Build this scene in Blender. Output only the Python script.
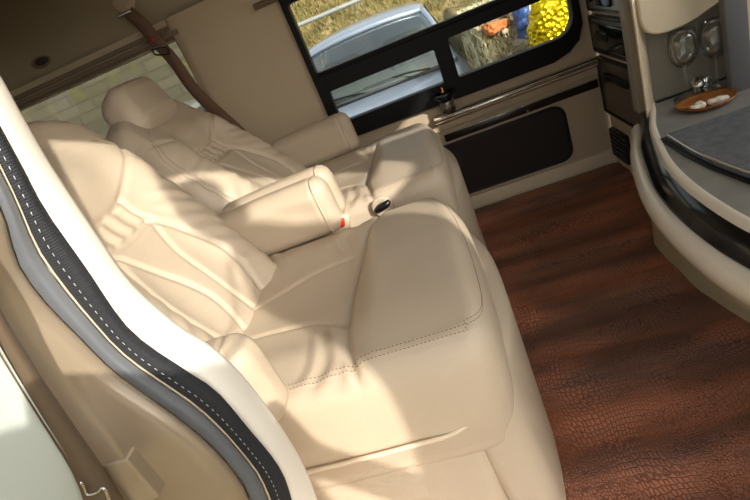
import bpy, bmesh, math, random
import numpy as np
from mathutils import Vector, Matrix, noise
random.seed(7); rng = np.random.RandomState(5)
S = bpy.context.scene
for o in list(bpy.data.objects): bpy.data.objects.remove(o)
COL = S.collection

# ------------------------------------------------------------------ camera
yaw, pitch, roll = 0.21574, 0.43919, 0.41156
fw = Vector((-math.sin(yaw)*math.cos(pitch), math.cos(yaw)*math.cos(pitch), -math.sin(pitch)))
r0 = Vector((math.cos(yaw), math.sin(yaw), 0)); u0 = r0.cross(fw)
Rr = math.cos(roll)*r0-math.sin(roll)*u0; Uu = math.sin(roll)*r0+math.cos(roll)*u0
cd = bpy.data.cameras.new('camera'); cam = bpy.data.objects.new('camera', cd); COL.objects.link(cam)
cd.sensor_width = 36; cd.lens = 36*500/750; cd.clip_start = .02; cd.clip_end = 200
cam.matrix_world = Matrix(((Rr.x, Uu.x, -fw.x, 0), (Rr.y, Uu.y, -fw.y, 0), (Rr.z, Uu.z, -fw.z, .92), (0, 0, 0, 1)))
S.camera = cam

# ------------------------------------------------------------------ world, sun, exposure
SUN_DIR = Vector((-.81, 1.0, -.60)).normalized()
w = bpy.data.worlds.new('sky'); S.world = w; w.use_nodes = True
nt = w.node_tree; bg = nt.nodes['Background']
sky = nt.nodes.new('ShaderNodeTexSky'); sky.sky_type = 'NISHITA'; sky.sun_disc = False
sky.sun_elevation = math.asin(-SUN_DIR.z); sky.sun_rotation = math.atan2(-SUN_DIR.x, -SUN_DIR.y)
sky.dust_density = 3.0
hsv = nt.nodes.new('ShaderNodeHueSaturation'); hsv.inputs['Saturation'].default_value = .35
nt.links.new(sky.outputs[0], hsv.inputs['Color']); nt.links.new(hsv.outputs[0], bg.inputs[0])
bg.inputs[1].default_value = .26
sd = bpy.data.lights.new('sun', 'SUN'); sun = bpy.data.objects.new('sun', sd); COL.objects.link(sun)
sd.energy = 3.7; sd.angle = math.radians(.9); sd.color = (1, .94, .86)
sun.rotation_euler = SUN_DIR.to_track_quat('-Z', 'Y').to_euler()
vs = S.view_settings; vs.view_transform = 'Standard'; vs.look = 'None'; vs.gamma = 1; vs.use_curve_mapping = False
vs.exposure = 0.36

# ------------------------------------------------------------------ materials
def lin(r, g, b):
    f = lambda c: ((c/255+.055)/1.055)**2.4 if c > 10 else c/255/12.92
    return (f(r), f(g), f(b), 1)
def M(name, rgb, rough=.5, metal=0., bump=0., bscale=60., var=0., vscale=8., coat=0., spec=.5, sheen=0.):
    m = bpy.data.materials.new(name); m.use_nodes = True; t = m.node_tree; n = t.nodes; p = n['Principled BSDF']
    p.inputs['Base Color'].default_value = lin(*rgb); p.inputs['Roughness'].default_value = rough
    p.inputs['Metallic'].default_value = metal; p.inputs['Coat Weight'].default_value = coat
    p.inputs['Specular IOR Level'].default_value = spec; p.inputs['Sheen Weight'].default_value = sheen
    tc = n.new('ShaderNodeTexCoord')
    if bump:
        a = n.new('ShaderNodeTexNoise'); a.inputs['Scale'].default_value = bscale; a.inputs['Detail'].default_value = 6
        t.links.new(tc.outputs['Object'], a.inputs['Vector'])
        b = n.new('ShaderNodeBump'); b.inputs['Strength'].default_value = bump; b.inputs['Distance'].default_value = .002
        t.links.new(a.outputs['Fac'], b.inputs['Height']); t.links.new(b.outputs[0], p.inputs['Normal'])
    if var:
        a = n.new('ShaderNodeTexNoise'); a.inputs['Scale'].default_value = vscale; a.inputs['Detail'].default_value = 5
        t.links.new(tc.outputs['Object'], a.inputs['Vector'])
        r = n.new('ShaderNodeValToRGB'); c = lin(*rgb)
        r.color_ramp.elements[0].position = .3; r.color_ramp.elements[1].position = .7
        r.color_ramp.elements[0].color = tuple(max(0, x*(1-var)) for x in c[:3])+(1,)
        r.color_ramp.elements[1].color = tuple(min(1, x*(1+var)) for x in c[:3])+(1,)
        t.links.new(a.outputs['Fac'], r.inputs[0]); t.links.new(r.outputs[0], p.inputs['Base Color'])
    return m
def Glass(name, tint=(1, 1, 1), gloss=.08, rough=0.0):
    m = bpy.data.materials.new(name); m.use_nodes = True; t = m.node_tree; n = t.nodes
    n.remove(n['Principled BSDF']); out = n['Material Output']
    tr = n.new('ShaderNodeBsdfTransparent'); tr.inputs[0].default_value = tint+(1,)
    gl = n.new('ShaderNodeBsdfGlossy'); gl.inputs['Roughness'].default_value = rough+.02
    lw = n.new('ShaderNodeLayerWeight'); lw.inputs[0].default_value = .25
    mp = n.new('ShaderNodeMath'); mp.operation = 'MULTIPLY_ADD'; mp.inputs[1].default_value = .6; mp.inputs[2].default_value = gloss
    t.links.new(lw.outputs['Fresnel'], mp.inputs[0])
    mx = n.new('ShaderNodeMixShader'); t.links.new(mp.outputs[0], mx.inputs[0])
    t.links.new(tr.outputs[0], mx.inputs[1]); t.links.new(gl.outputs[0], mx.inputs[2]); t.links.new(mx.outputs[0], out.inputs[0])
    return m
LEATHER = M('cream_leather', (197, 180, 156), .42, bump=.35, bscale=350, var=.04, vscale=5)
LEATHER2 = M('cream_leather_side', (195, 178, 154), .45, bump=.3, bscale=350)
PIPE = M('cream_piping', (220, 202, 174), .45)
THREAD = M('brown_thread', (120, 98, 72), .7)
WHITETHREAD = M('pale_thread', (200, 205, 205), .7)
VINYL = M('wall_vinyl', (188, 170, 142), .62, bump=.4, bscale=500)
HEADLINER = M('headliner_fabric', (162, 148, 122), .9, bump=.6, bscale=700)
CREAM = M('cream_plastic', (226, 210, 180), .5, bump=.15, bscale=400)
CREAMG = M('cream_gloss_lip', (242, 232, 212), .3, coat=.3)
OLIVE = M('beige_carpet_body', (200, 188, 150), .8, bump=.6, bscale=600, var=.06, vscale=30)
TRIMW = M('pale_trim_plastic', (244, 237, 222), .5, bump=.1, bscale=400)
BLACK = M('black_satin_frame', (6, 6, 7), .5, spec=.25)
BLACKG = M('black_gloss_band', (22, 22, 24), .14, var=.2, vscale=60)
DKBROWN = M('dark_brown_gloss', (34, 26, 22), .22)
SLATE = M('slate_worktop', (132, 132, 128), .3, var=.12, vscale=25)
SLATED = M('dark_slate_gloss', (104, 109, 114), .2, var=.2, vscale=50)
STEEL = M('brushed_steel', (176, 172, 162), .32, .55, bump=.1, bscale=200)
CHROME = M('chrome', (210, 208, 204), .12, 1.0)
SEALB = M('black_ribbed_seal', (34, 36, 40), .75)
SEALG = M('grey_rubber_lip', (104, 108, 112), .55)
CHAMP = M('champagne_paint', (176, 158, 134), .3, .35, coat=.6, var=.05, vscale=3)
BROWNP = M('brown_primer_edge', (108, 92, 74), .5)
PALEBODY = M('pale_body_paint', (190, 196, 188), .35, coat=.4)
M_TRIMB = M('taupe_window_trim', (120, 102, 82), .6)
STRAP = M('brown_belt_webbing', (112, 84, 66), .85, bump=.8, bscale=400)
REDP = M('red_plastic', (214, 62, 30), .35)
REDD = M('dark_red_plastic', (150, 50, 44), .4)
BLACKP = M('black_plastic', (18, 18, 20), .35)
GOLD = M('gold_metal', (212, 160, 60), .25, 1.0)
GLASSW = Glass('tinted_window_glass', (.82, .83, .78), .02)
GLASSC = Glass('clear_glass', (.93, .94, .93), .10)
GLASSD = Glass('smoked_glass', (.35, .37, .38), .15)
# ribbed seal bump
t = SEALB.node_tree; wv = t.nodes.new('ShaderNodeTexWave'); tc = t.nodes.new('ShaderNodeTexCoord'); wv.bands_direction = 'Z'
wv.inputs['Scale'].default_value = 130; bp = t.nodes.new('ShaderNodeBump'); bp.inputs['Strength'].default_value = .3; bp.inputs['Distance'].default_value = .001
t.links.new(tc.outputs['Object'], wv.inputs['Vector']); t.links.new(wv.outputs['Fac'], bp.inputs['Height']); t.links.new(bp.outputs[0], t.nodes['Principled BSDF'].inputs['Normal'])

def croc():
    m = bpy.data.materials.new('brown_crocodile_embossed_leather'); m.use_nodes = True; t = m.node_tree; n = t.nodes; L = t.links; p = n['Principled BSDF']
    tc = n.new('ShaderNodeTexCoord'); mp = n.new('ShaderNodeMapping'); mp.inputs['Scale'].default_value = (1.0, .62, 1)
    L.new(tc.outputs['Object'], mp.inputs[0])
    wn = n.new('ShaderNodeTexNoise'); wn.inputs['Scale'].default_value = 5; wn.inputs['Detail'].default_value = 1
    L.new(mp.outputs[0], wn.inputs['Vector'])
    ad = n.new('ShaderNodeVectorMath'); ad.operation = 'MULTIPLY_ADD'; ad.inputs[1].default_value = (.10, .10, 0)
    L.new(wn.outputs['Color'], ad.inputs[0]); L.new(mp.outputs[0], ad.inputs[2])
    # scale size regions: large square scales and small ones
    vs_ = []
    for sc, rd in ((120, .45), (210, .8)):
        v = n.new('ShaderNodeTexVoronoi'); v.feature = 'DISTANCE_TO_EDGE'; v.inputs['Scale'].default_value = sc; v.inputs['Randomness'].default_value = rd
        L.new(ad.outputs[0], v.inputs['Vector'])
        r = n.new('ShaderNodeMapRange'); r.inputs[1].default_value = 0; r.inputs[2].default_value = .16; L.new(v.outputs['Distance'], r.inputs[0]); vs_.append(r)
    ns = n.new('ShaderNodeTexNoise'); ns.inputs['Scale'].default_value = 4.5; L.new(tc.outputs['Object'], ns.inputs['Vector'])
    rg = n.new('ShaderNodeMapRange'); rg.inputs[1].default_value = .45; rg.inputs[2].default_value = .55; L.new(ns.outputs['Fac'], rg.inputs[0])
    mx = n.new('ShaderNodeMix'); L.new(rg.outputs[0], mx.inputs[0]); L.new(vs_[0].outputs[0], mx.inputs[2]); L.new(vs_[1].outputs[0], mx.inputs[3])
    b = n.new('ShaderNodeBump'); b.inputs['Strength'].default_value = .9; b.inputs['Distance'].default_value = .0022
    L.new(mx.outputs[0], b.inputs['Height']); L.new(b.outputs[0], p.inputs['Normal'])
    cn = n.new('ShaderNodeTexNoise'); cn.inputs['Scale'].default_value = 3.2; cn.inputs['Detail'].default_value = 3
    cm = n.new('ShaderNodeMapping'); cm.inputs['Scale'].default_value = (.6, 2.2, 1); cm.inputs['Rotation'].default_value = (0, 0, -.12)
    L.new(tc.outputs['Object'], cm.inputs[0]); L.new(cm.outputs[0], cn.inputs['Vector'])
    cr = n.new('ShaderNodeValToRGB'); e = cr.color_ramp.elements
    e[0].position = .38; e[0].color = lin(144, 104, 86); e[1].position = .62; e[1].color = lin(224, 146, 110)
    L.new(cn.outputs['Fac'], cr.inputs[0])
    mc = n.new('ShaderNodeMix'); mc.data_type = 'RGBA'; mc.blend_type = 'MULTIPLY'; mc.inputs[0].default_value = 1
    gr = n.new('ShaderNodeValToRGB'); gr.color_ramp.elements[0].color = (.45, .4, .4, 1); L.new(mx.outputs[0], gr.inputs[0])
    L.new(cr.outputs[0], mc.inputs[6]); L.new(gr.outputs[0], mc.inputs[7]); L.new(mc.outputs[2], p.inputs['Base Color'])
    p.inputs['Roughness'].default_value = .42
    return m
CROC = croc()

# ------------------------------------------------------------------ helpers
def link(o, parent=None):
    COL.objects.link(o)
    if parent is not None: o.parent = parent
    return o
def mesh(name, v, f, mat, parent=None, smooth=True, mats=None, idx=None):
    me = bpy.data.meshes.new(name); me.from_pydata([tuple(map(float, p)) for p in v], [], [tuple(map(int, q)) for q in f]); me.update()
    for m_ in (mats or [mat]): me.materials.append(m_)
    me.polygons.foreach_set('use_smooth', [smooth]*len(me.polygons))
    if idx is not None: me.polygons.foreach_set('material_index', idx)
    bm = bmesh.new(); bm.from_mesh(me); bmesh.ops.recalc_face_normals(bm, faces=bm.faces); bm.to_mesh(me); bm.free()
    return link(bpy.data.objects.new(name, me), parent)
def tag(o, label, cat=None, group=None, kind=None):
    if label: o['label'] = label
    if cat: o['category'] = cat
    if group: o['group'] = group
    if kind: o['kind'] = kind
    return o
def struct(o): o['kind'] = 'structure'; return o
def thing(name, loc, label, cat, group=None, rz=0):
    o = bpy.data.objects.new(name, None); COL.objects.link(o); o.location = loc; o.rotation_euler.z = rz; o.empty_display_size = .05
    return tag(o, label, cat, group)
def rbox_bm(bm, c, s, r=.004, seg=2, rot=None):
    g = bmesh.ops.create_cube(bm, size=1.0); vs_ = g['verts']
    bmesh.ops.scale(bm, vec=Vector(s), verts=vs_)
    if r > 0:
        ed = list({e for v in vs_ for e in v.link_edges})
        g2 = bmesh.ops.bevel(bm, geom=ed, offset=min(r, min(s)*.49), segments=seg, profile=.5, affect='EDGES'); vs_ = list({v for f in g2['faces'] for v in f.verts} | {v for v in vs_ if v.is_valid})
    mat = Matrix.Translation(Vector(c)) @ (rot.to_4x4() if rot is not None else Matrix.Identity(4))
    bmesh.ops.transform(bm, matrix=mat, verts=vs_)
def box(name, c, s, mat, parent=None, r=.004, seg=2, rot=None):
    bm = bmesh.new(); rbox_bm(bm, c, s, r, seg, rot)
    me = bpy.data.meshes.new(name); bm.to_mesh(me); bm.free(); me.materials.append(mat)
    me.polygons.foreach_set('use_smooth', [r > 0]*len(me.polygons))
    o = link(bpy.data.objects.new(name, me), parent)
    return o
def boxes(name, lst, mat, parent=None, r=.002):
    bm = bmesh.new()
    for it in lst: rbox_bm(bm, it[0], it[1], r, 2, it[2] if len(it) > 2 else None)
    me = bpy.data.meshes.new(name); bm.to_mesh(me); bm.free(); me.materials.append(mat)
    return link(bpy.data.objects.new(name, me), parent)
def catmull(P, n=8, closed=False):
    P = [np.array(p, float) for p in P]; out = []; N = len(P); R_ = range(N if closed else N-1)
    g = (lambda i: P[i % N]) if closed else (lambda i: P[min(max(i, 0), N-1)])
    for i in R_:
        a, b, c, d = g(i-1), g(i), g(i+1), g(i+2)
        for k in range(n):
            t = k/n; out.append(.5*((2*b)+(-a+c)*t+(2*a-5*b+4*c-d)*t*t+(-a+3*b-3*c+d)*t**3))
    if not closed: out.append(P[-1])
    return out
def tube_vf(P, r, seg=8, closed=False, off=0):
    P = [Vector(p) for p in P]; v = []; f = []; N = len(P); up = None
    for i, p in enumerate(P):
        a = P[i-1] if (i > 0 or closed) else P[i]; b = P[(i+1) % N] if (i < N-1 or closed) else P[i]
        d = (b-a).normalized()
        if up is None: up = Vector((0, 0, 1)) if abs(d.z) < .9 else Vector((1, 0, 0))
        s = d.cross(up).normalized(); up = s.cross(d).normalized()
        rr = r[i] if hasattr(r, '__len__') else r
        for k in range(seg):
            an = 2*math.pi*k/seg; v.append(p+s*math.cos(an)*rr+up*math.sin(an)*rr)
    for i in range(N if closed else N-1):
        for k in range(seg):
            a = i*seg+k; b = i*seg+(k+1) % seg; c = ((i+1) % N)*seg+(k+1) % seg; d = ((i+1) % N)*seg+k
            f.append((a+off, b+off, c+off, d+off))
    if not closed:
        f.append(tuple(off+k for k in range(seg))[::-1]); f.append(tuple(off+(N-1)*seg+k for k in range(seg)))
    return v, f
def tube(name, P, r, mat, parent=None, seg=8, closed=False, smooth=0):
    if smooth:
        n0 = len(P); P = catmull(P, smooth, closed)
        if hasattr(r, '__len__'): r = list(np.interp(np.linspace(0, n0-1, len(P)), range(n0), r))
    v, f = tube_vf(P, r, seg, closed); return mesh(name, v, f, mat, parent)
def lathe(name, prof, mat, parent=None, seg=32, loc=(0, 0, 0), rot=None):
    v = []; f = []
    for r, z in prof:
        for k in range(seg):
            a = 2*math.pi*k/seg; v.append(Vector((r*math.cos(a), r*math.sin(a), z)))
    n = len(prof)
    for i in range(n-1):
        for k in range(seg): f.append((i*seg+k, i*seg+(k+1) % seg, (i+1)*seg+(k+1) % seg, (i+1)*seg+k))
    if rot is not None: v = [rot @ p for p in v]
    v = [p+Vector(loc) for p in v]
    return mesh(name, v, f, mat, parent)
def loft(name, rows, mat, parent=None, thick=0., closed_rows=False, mats=None, row_mat=None, smooth=True):
    """rows: list of equal-length polylines"""
    n = len(rows[0]); v = [p for r in rows for p in r]; f = []; idx = []
    for i in range(len(rows)-1):
        for k in range(n if closed_rows else n-1):
            k2 = (k+1) % n; f.append((i*n+k, i*n+k2, (i+1)*n+k2, (i+1)*n+k)); idx.append(row_mat[i] if row_mat else 0)
    o = mesh(name, v, f, mat, parent, smooth, mats, idx)
    if thick:
        md = o.modifiers.new('thick', 'SOLIDIFY'); md.thickness = thick; md.offset = -1
    return o
def panel(name, outlines, thick, mat, parent=None, M4=None, bevel=0.):
    """closed outlines in local XY (first is border, rest holes), extruded +-thick/2"""
    cu = bpy.data.curves.new(name, 'CURVE'); cu.dimensions = '2D'; cu.fill_mode = 'BOTH'; cu.extrude = max(thick/2-bevel, .0002)
    cu.bevel_depth = bevel; cu.bevel_resolution = 2
    if bevel: cu.offset = -bevel
    for ol in outlines:
        sp = cu.splines.new('POLY'); sp.points.add(len(ol)-1)
        for i, p in enumerate(ol): sp.points[i].co = (p[0], p[1], 0, 1)
        sp.use_cyclic_u = True
    ob = bpy.data.objects.new(name, cu); COL.objects.link(ob)
    dg = bpy.context.evaluated_depsgraph_get(); me = bpy.data.meshes.new_from_object(ob.evaluated_get(dg))
    bpy.data.objects.remove(ob); bpy.data.curves.remove(cu)
    me.name = name; me.materials.clear(); me.materials.append(mat)
    if M4 is not None: me.transform(M4)
    return link(bpy.data.objects.new(name, me), parent)
def planeY(y): return Matrix.Translation((0, y, 0)) @ Matrix.Rotation(math.pi/2, 4, 'X')
def planeX(x): return Matrix(((0, 0, 1, x), (1, 0, 0, 0), (0, 1, 0, 0), (0, 0, 0, 1)))
def rrect(x0, z0, x1, z1, r=.02, n=5):
    rr = r if hasattr(r, '__len__') else (r,)*4; out = []
    for (cx, cz, a0, q) in ((x0+rr[0], z0+rr[0], 180, rr[0]), (x1-rr[1], z0+rr[1], 270, rr[1]), (x1-rr[2], z1-rr[2], 0, rr[2]), (x0+rr[3], z1-rr[3], 90, rr[3])):
        for k in range(n+1):
            a = math.radians(a0+90*k/n); out.append((cx+q*math.cos(a), cz+q*math.sin(a)))
    return out
def puffy(name, half, r, cnt, warp, mat, parent=None):
    """rounded box of dense grid, vertices moved by warp(P Nx3, N Nx3)->P"""
    hx, hy, hz = half; V = []; F = []; key = {}
    ax = [np.linspace(-1, 1, c+1) for c in cnt]
    def vid(p):
        k = (round(p[0], 6), round(p[1], 6), round(p[2], 6))
        if k not in key: key[k] = len(V); V.append(k)
        return key[k]
    for d in range(3):
        a, b = [(1, 2), (2, 0), (0, 1)][d]
        for s in (-1, 1):
            g = [[None]*(cnt[b]+1) for _ in range(cnt[a]+1)]
            for i, u in enumerate(ax[a]):
                for j, w_ in enumerate(ax[b]):
                    p = [0, 0, 0]; p[d] = s; p[a] = u; p[b] = w_; g[i][j] = vid(p)
            for i in range(cnt[a]):
                for j in range(cnt[b]):
                    q = (g[i][j], g[i+1][j], g[i+1][j+1], g[i][j+1]); F.append(q if s > 0 else q[::-1])
    P = np.array(V)*np.array(half); inner = np.clip(P, -(np.array(half)-r), np.array(half)-r); d = P-inner
    L = np.linalg.norm(d, axis=1, keepdims=True); N = d/np.maximum(L, 1e-9); P = inner+N*r
    P = warp(P, N) if warp else P
    me = bpy.data.meshes.new(name); me.vertices.add(len(P)); me.vertices.foreach_set('co', P.astype(np.float32).ravel())
    Fa = np.array(F); me.loops.add(Fa.size); me.loops.foreach_set('vertex_index', Fa.ravel().astype(np.int32))
    me.polygons.add(len(Fa)); me.polygons.foreach_set('loop_start', np.arange(0, Fa.size, 4, dtype=np.int32)); me.polygons.foreach_set('use_smooth', [True]*len(Fa))
    me.update(calc_edges=True); me.validate(); me.materials.append(mat)
    return link(bpy.data.objects.new(name, me), parent)
def dist_poly(A, B, line):
    """distance of 2D points (A,B) to polyline"""
    D = np.full(A.shape, 9.)
    for (x0, y0), (x1, y1) in zip(line[:-1], line[1:]):
        dx, dy = x1-x0, y1-y0; L = dx*dx+dy*dy+1e-12; t = np.clip(((A-x0)*dx+(B-y0)*dy)/L, 0, 1)
        D = np.minimum(D, np.hypot(A-x0-t*dx, B-y0-t*dy))
    return D
sm = lambda x, a, b: (lambda t: t*t*(3-2*t))(np.clip((x-a)/(b-a), 0, 1))

# ================================================================== SETTING
FY = 1.99
# far side wall with two window openings
win1 = [(-.375, 1.03), (-.375, .50), (-.355, .485), (-.33, .48), (.48, .48), (.54, .50), (.575, .54), (.585, .60), (.585, 1.03)]
win2 = rrect(-1.75, .62, -.80, 1.045, .02)
struct(panel('wall_far', [[(-2.6, -.02), (.70, -.02), (.70, 1.12), (-2.6, 1.12)], win1, win2], .05, VINYL, None, planeY(FY+.025)))
rows = []
for k in range(13):
    a = k/12*math.pi/2; rows.append([(x, FY-.28*(1-math.cos(a)), 1.12+.22*math.sin(a)) for x in (-2.6, -1, 1.1)])
rows.append([(x, .62, 1.38) for x in (-2.6, -1, 1.1)]); rows.append([(x, .30, 1.34) for x in (-2.6, -1, 1.1)])
struct(loft('ceiling', rows, HEADLINER, None, -.03))
struct(box('floor', (-.45, 1.17, -.055), (4.3, 1.8, .05), BROWNP, r=0))
struct(box('wall_rear', (-2.62, 1.2, .6), (.05, 1.75, 1.5), VINYL, r=0))
struct(box('wall_front', (1.68, 1.2, .20), (.05, 1.9, .6), VINYL, r=0))
# near side: unseen header and wall beside the doorway, outlines shaped to block sun
struct(panel('wall_near_sun_block', [[(.40, -.2), (2.70, -.2), (2.70, 1.30), (.82, 1.30), (.79, 1.25), (.78, 1.14), (.74, 1.10), (.64, 1.04), (.58, 1.01), (.56, .97), (.55, .84), (.42, .66), (.40, .6)]], .04, PALEBODY, None, planeY(.30), bevel=.004))
struct(panel('wall_near_header', [[(-.60, 1.30), (-.60, 1.10), (-.36, 1.13), (-.30, 1.24), (-.20, 1.305), (.0, 1.315), (.60, 1.29), (.74, 1.262), (.78, 1.20), (.86, 1.20), (.86, 1.36), (-.60, 1.36)]], .04, PALEBODY, None, planeY(.30), bevel=.004))

# far wall lower bulge strip and sill
struct(box('trim_1', (.13, FY-.006, .385), (.98, .012, .03), VINYL, r=.004))

# ---- door opening pillar (rear edge of the doorway)
TR = [(-.30, 1.30), (-.322, 1.12), (-.335, .995), (-.342, .942), (-.347, .899), (-.350, .822), (-.350, .759), (-.332, .694), (-.312, .656), (-.298, .594), (-.294, .483), (-.306, .385), (-.341, .244), (-.37, .10), (-.38, -.02)]
SR = [(-.27, 1.28), (-.29, 1.10), (-.307, .963), (-.311, .937), (-.316, .908), (-.323, .871), (-.325, .815), (-.327, .741), (-.302, .679), (-.288, .646), (-.282, .587), (-.278, .53), (-.287, .479), (-.322, .363), (-.35, .18), (-.36, -.02)]
SL = [(-.28, 1.27), (-.30, 1.02), (-.319, .93), (-.333, .88), (-.351, .842), (-.354, .802), (-.350, .769), (-.343, .718), (-.321, .657), (-.307, .604), (-.304, .553), (-.308, .524), (-.323, .468), (-.36, .34), (-.385, .16), (-.39, -.02)]
PR = [(-.25, 1.26), (-.285, 1.0), (-.308, .859), (-.319, .811), (-.328, .762), (-.334, .724), (-.340, .683), (-.348, .637), (-.36, .579), (-.385, .46), (-.41, .3), (-.42, -.02)]
PL = [(-.24, 1.26), (-.28, 1.0), (-.306, .844), (-.315, .811), (-.329, .753), (-.339, .709), (-.351, .677), (-.374, .625), (-.40, .5), (-.43, .3), (-.44, -.02)]
def resample(P, n=70):
    P = np.array(catmull([(x, z) for x, z in P], 8)); L = np.r_[0, np.cumsum(np.hypot(*np.diff(P, axis=0).T))]; u = np.linspace(0, L[-1], n)
    return np.c_[np.interp(u, L, P[:, 0]), np.interp(u, L, P[:, 1])]
TR = [(a*.932, .92+(b-.92)*.932) for a, b in TR]
tr, sr, sl, pr, pl = [resample(q) for q in (TR, SR, SL, PR, PL)]
def at(c, y, dx=0): return [(p[0]+dx, y, p[1]) for p in c]
def mixc(a, ya, b, yb, t, out=(0, 0)):
    return [(p[0]*(1-t)+q[0]*t+out[0], ya*(1-t)+yb*t+out[1], p[1]*(1-t)+q[1]*t) for p, q in zip(a, b)]
struct(loft('trim_2', [at(sr, .375, -.01), at(sr, .375), mixc(sr, .37, tr, .41, .3, (.003, -.003)), mixc(sr, .37, tr, .41, .65, (.003, -.002)), mixc(sr, .37, tr, .41, .9, (.001, 0)), at(tr, .414, -.003), at(tr, .425, -.02), at(tr, .45, -.20)], TRIMW, None, 0))
seal = thing('door_seal', (-.30, .36, 0), 'black ribbed rubber door seal with white stitching curving along the doorway edge', 'door seal')
def offs(rows): return [[(p[0]+.30, p[1]-.36, p[2]) for p in r] for r in rows]
band = []
for k in range(9):
    t = k/8*.56; bulge = .005*math.sin(math.pi*k/8); band.append(mixc(sr, .372, sl, .345, t, (bulge, -bulge*.5)))
loft('fabric_band', offs(band), SEALB, seal, 0)
loft('pale_edging', offs([mixc(sr, .372, sl, .345, .56, (.001, 0)), mixc(sr, .372, sl, .345, .585, (.004, -.003)), mixc(sr, .372, sl, .345, .61, (.001, 0))]), PIPE, seal)
lip = [mixc(sr, .372, sl, .345, .61+.40*k/6, (.004*math.sin(math.pi*k/6), -.004*math.sin(math.pi*k/6))) for k in range(7)]
tag(loft('rubber_lip', offs(lip), SEALG, seal), 'smooth grey rubber lip')
st = mixc(sr, .372, sl, .345, .42, (.0056, -.0034)); v = []; f = []
stc = [Vector((p[0]+.30, p[1]-.36, p[2])) for p in st]
SL_ = 0; acc = []
for a, b in zip(stc[:-1], stc[1:]):
    n_ = max(2, int((b-a).length/.0032))
    for k in range(n_): acc.append(a.lerp(b, k/n_))
for k in range(0, len(acc)-2, 2):
    if acc[k].z < .42 or acc[k].z > 1.0: continue
    q = tube_vf([acc[k], acc[k].lerp(acc[k+1], .85)], .00033, 5, off=len(v)); v += q[0]; f += q[1]
tag(mesh('stitching', v, f, WHITETHREAD, seal), 'row of white stitches', kind='stuff')

# champagne door jamb between seal and outer edge
jam = [at(sl, .347, -.004), at(sl, .338, -.002)]
for k in range(1, 8):
    t = k/8; dep = -.028*math.sin(math.pi*t); jam.append(mixc(sl, .338, pr, .272, t, (dep, 0)))
jam += [at(pr, .270)]
struct(loft('wall_near_jamb', jam, CHAMP, None, 0))
struct(loft('trim_3', [at(pr, .272), mixc(pr, .270, pl, .25, .1, (.004, -.001)), mixc(pr, .27, pl, .25, .5, (.004, -.001)), mixc(pr, .27, pl, .25, .62, (-.001, 0)), mixc(pr, .27, pl, .25, .9, (0, -.001)), at(pl, .252, 0)], BROWNP, None, 0))
ex = [at(pl, .254), at(pl, .249, -.004)]+[[(p[0]-.02-(k/6)**1.5*2.2, .247-.02*math.sin(math.pi*k/6), p[1]) for p in pl] for k in range(7)]
struct(loft('wall_near', ex, PALEBODY, None, 0))
# hinge bracket with wire spring at the foot of the jamb
br = thing('door_check_bracket', (-.338, .262, .695), 'small metal door bracket with bent wire spring at the foot of the jamb', 'bracket')
boxes('plate', [((.006, .012, -.040), (.026, .003, .05)), ((.018, .018, -.040), (.003, .014, .05))], CHAMP, br)
tube('wire_spring', [(-.016, -.004, -.004), (-.008, -.008, -.01), (-.012, -.008, -.022), (-.002, -.009, -.022), (.008, -.010, -.018), (.006, -.012, -.030), (-.006, -.010, -.042), (-.01, -.006, -.06)], .0013, CHROME, br, smooth=6)

# ---- crocodile floor mat (one loose sheet with soft waves)
nx, ny = 260, 240; xs = np.linspace(-.75, 1.0, nx); ys = np.linspace(.33, 1.975, ny); Xg, Yg = np.meshgrid(xs, ys, indexing='ij')
q = Yg-.10*Xg
Z = .0045*np.sin((q-.15)*2*np.pi/.245+1.2*np.sin(Xg*2.3)+.7*np.sin(q*4))+.003*np.sin(q*2*np.pi/.13+Xg*5)*np.exp(-((Xg-.3)/.4)**2)-.012
Z += .012*sm(Yg, 1.835, 1.865) + .004*np.exp(-((Yg-1.86-.02*Xg)/.012)**2)
v = np.c_[Xg.ravel(), Yg.ravel(), Z.ravel()]
I = np.arange(nx*ny).reshape(nx, ny); f = np.stack([I[:-1, :-1], I[1:, :-1], I[1:, 1:], I[:-1, 1:]], -1).reshape(-1, 4)
fm = mesh('floor_mat', v, f, CROC); tag(fm, 'brown crocodile-embossed leather floor mat covering the whole van floor', 'floor mat')

# ---- far window: frame and panes
W1 = thing('window_1', (0, FY, .48), None, None); del_ = W1; W1['kind'] = 'structure'
o1 = [(-.392, 1.035), (-.388, .52), (-.375, .488), (-.335, .475), (.47, .470), (.53, .485), (.57, .515), (.592, .565), (.596, 1.035)]
pu = rrect(-.368, .748, .545, 1.0, .012); pll = rrect(-.350, .545, .072, .671, (.028, .008, .008, .012))
prr = rrect(.130, .545, .565, .690, (.008, .07, .01, .008), 7)
up = lambda L_: [(x, z-.48) for x, z in L_]
panel('window_frame', [up(o1), up(pu), up(pll), up(prr)], .05, BLACK, W1, planeY(0.003), bevel=.003)
box('mullion_rib', (.10, -.024, .27-.012), (.93, .012, .012), BLACK, W1, r=.003)
box('latch', (.325, -.026, .062), (.022, .014, .012), BLACK, W1, r=.003)
for nm, rc in (('pane', (-.37, .745, .55, 1.003)), ('pane', (-.353, .54, .076, .675)), ('pane', (.126, .54, .57, .694))):
    box(nm, ((rc[0]+rc[2])/2, .012, (rc[1]+rc[3])/2-.48), (rc[2]-rc[0], .004, rc[3]-rc[1]), GLASSW, W1, r=0)
box('curtain_rail', (-.42, -.03, .555), (.12, .02, .02), BROWNP, W1, r=.005)
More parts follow.
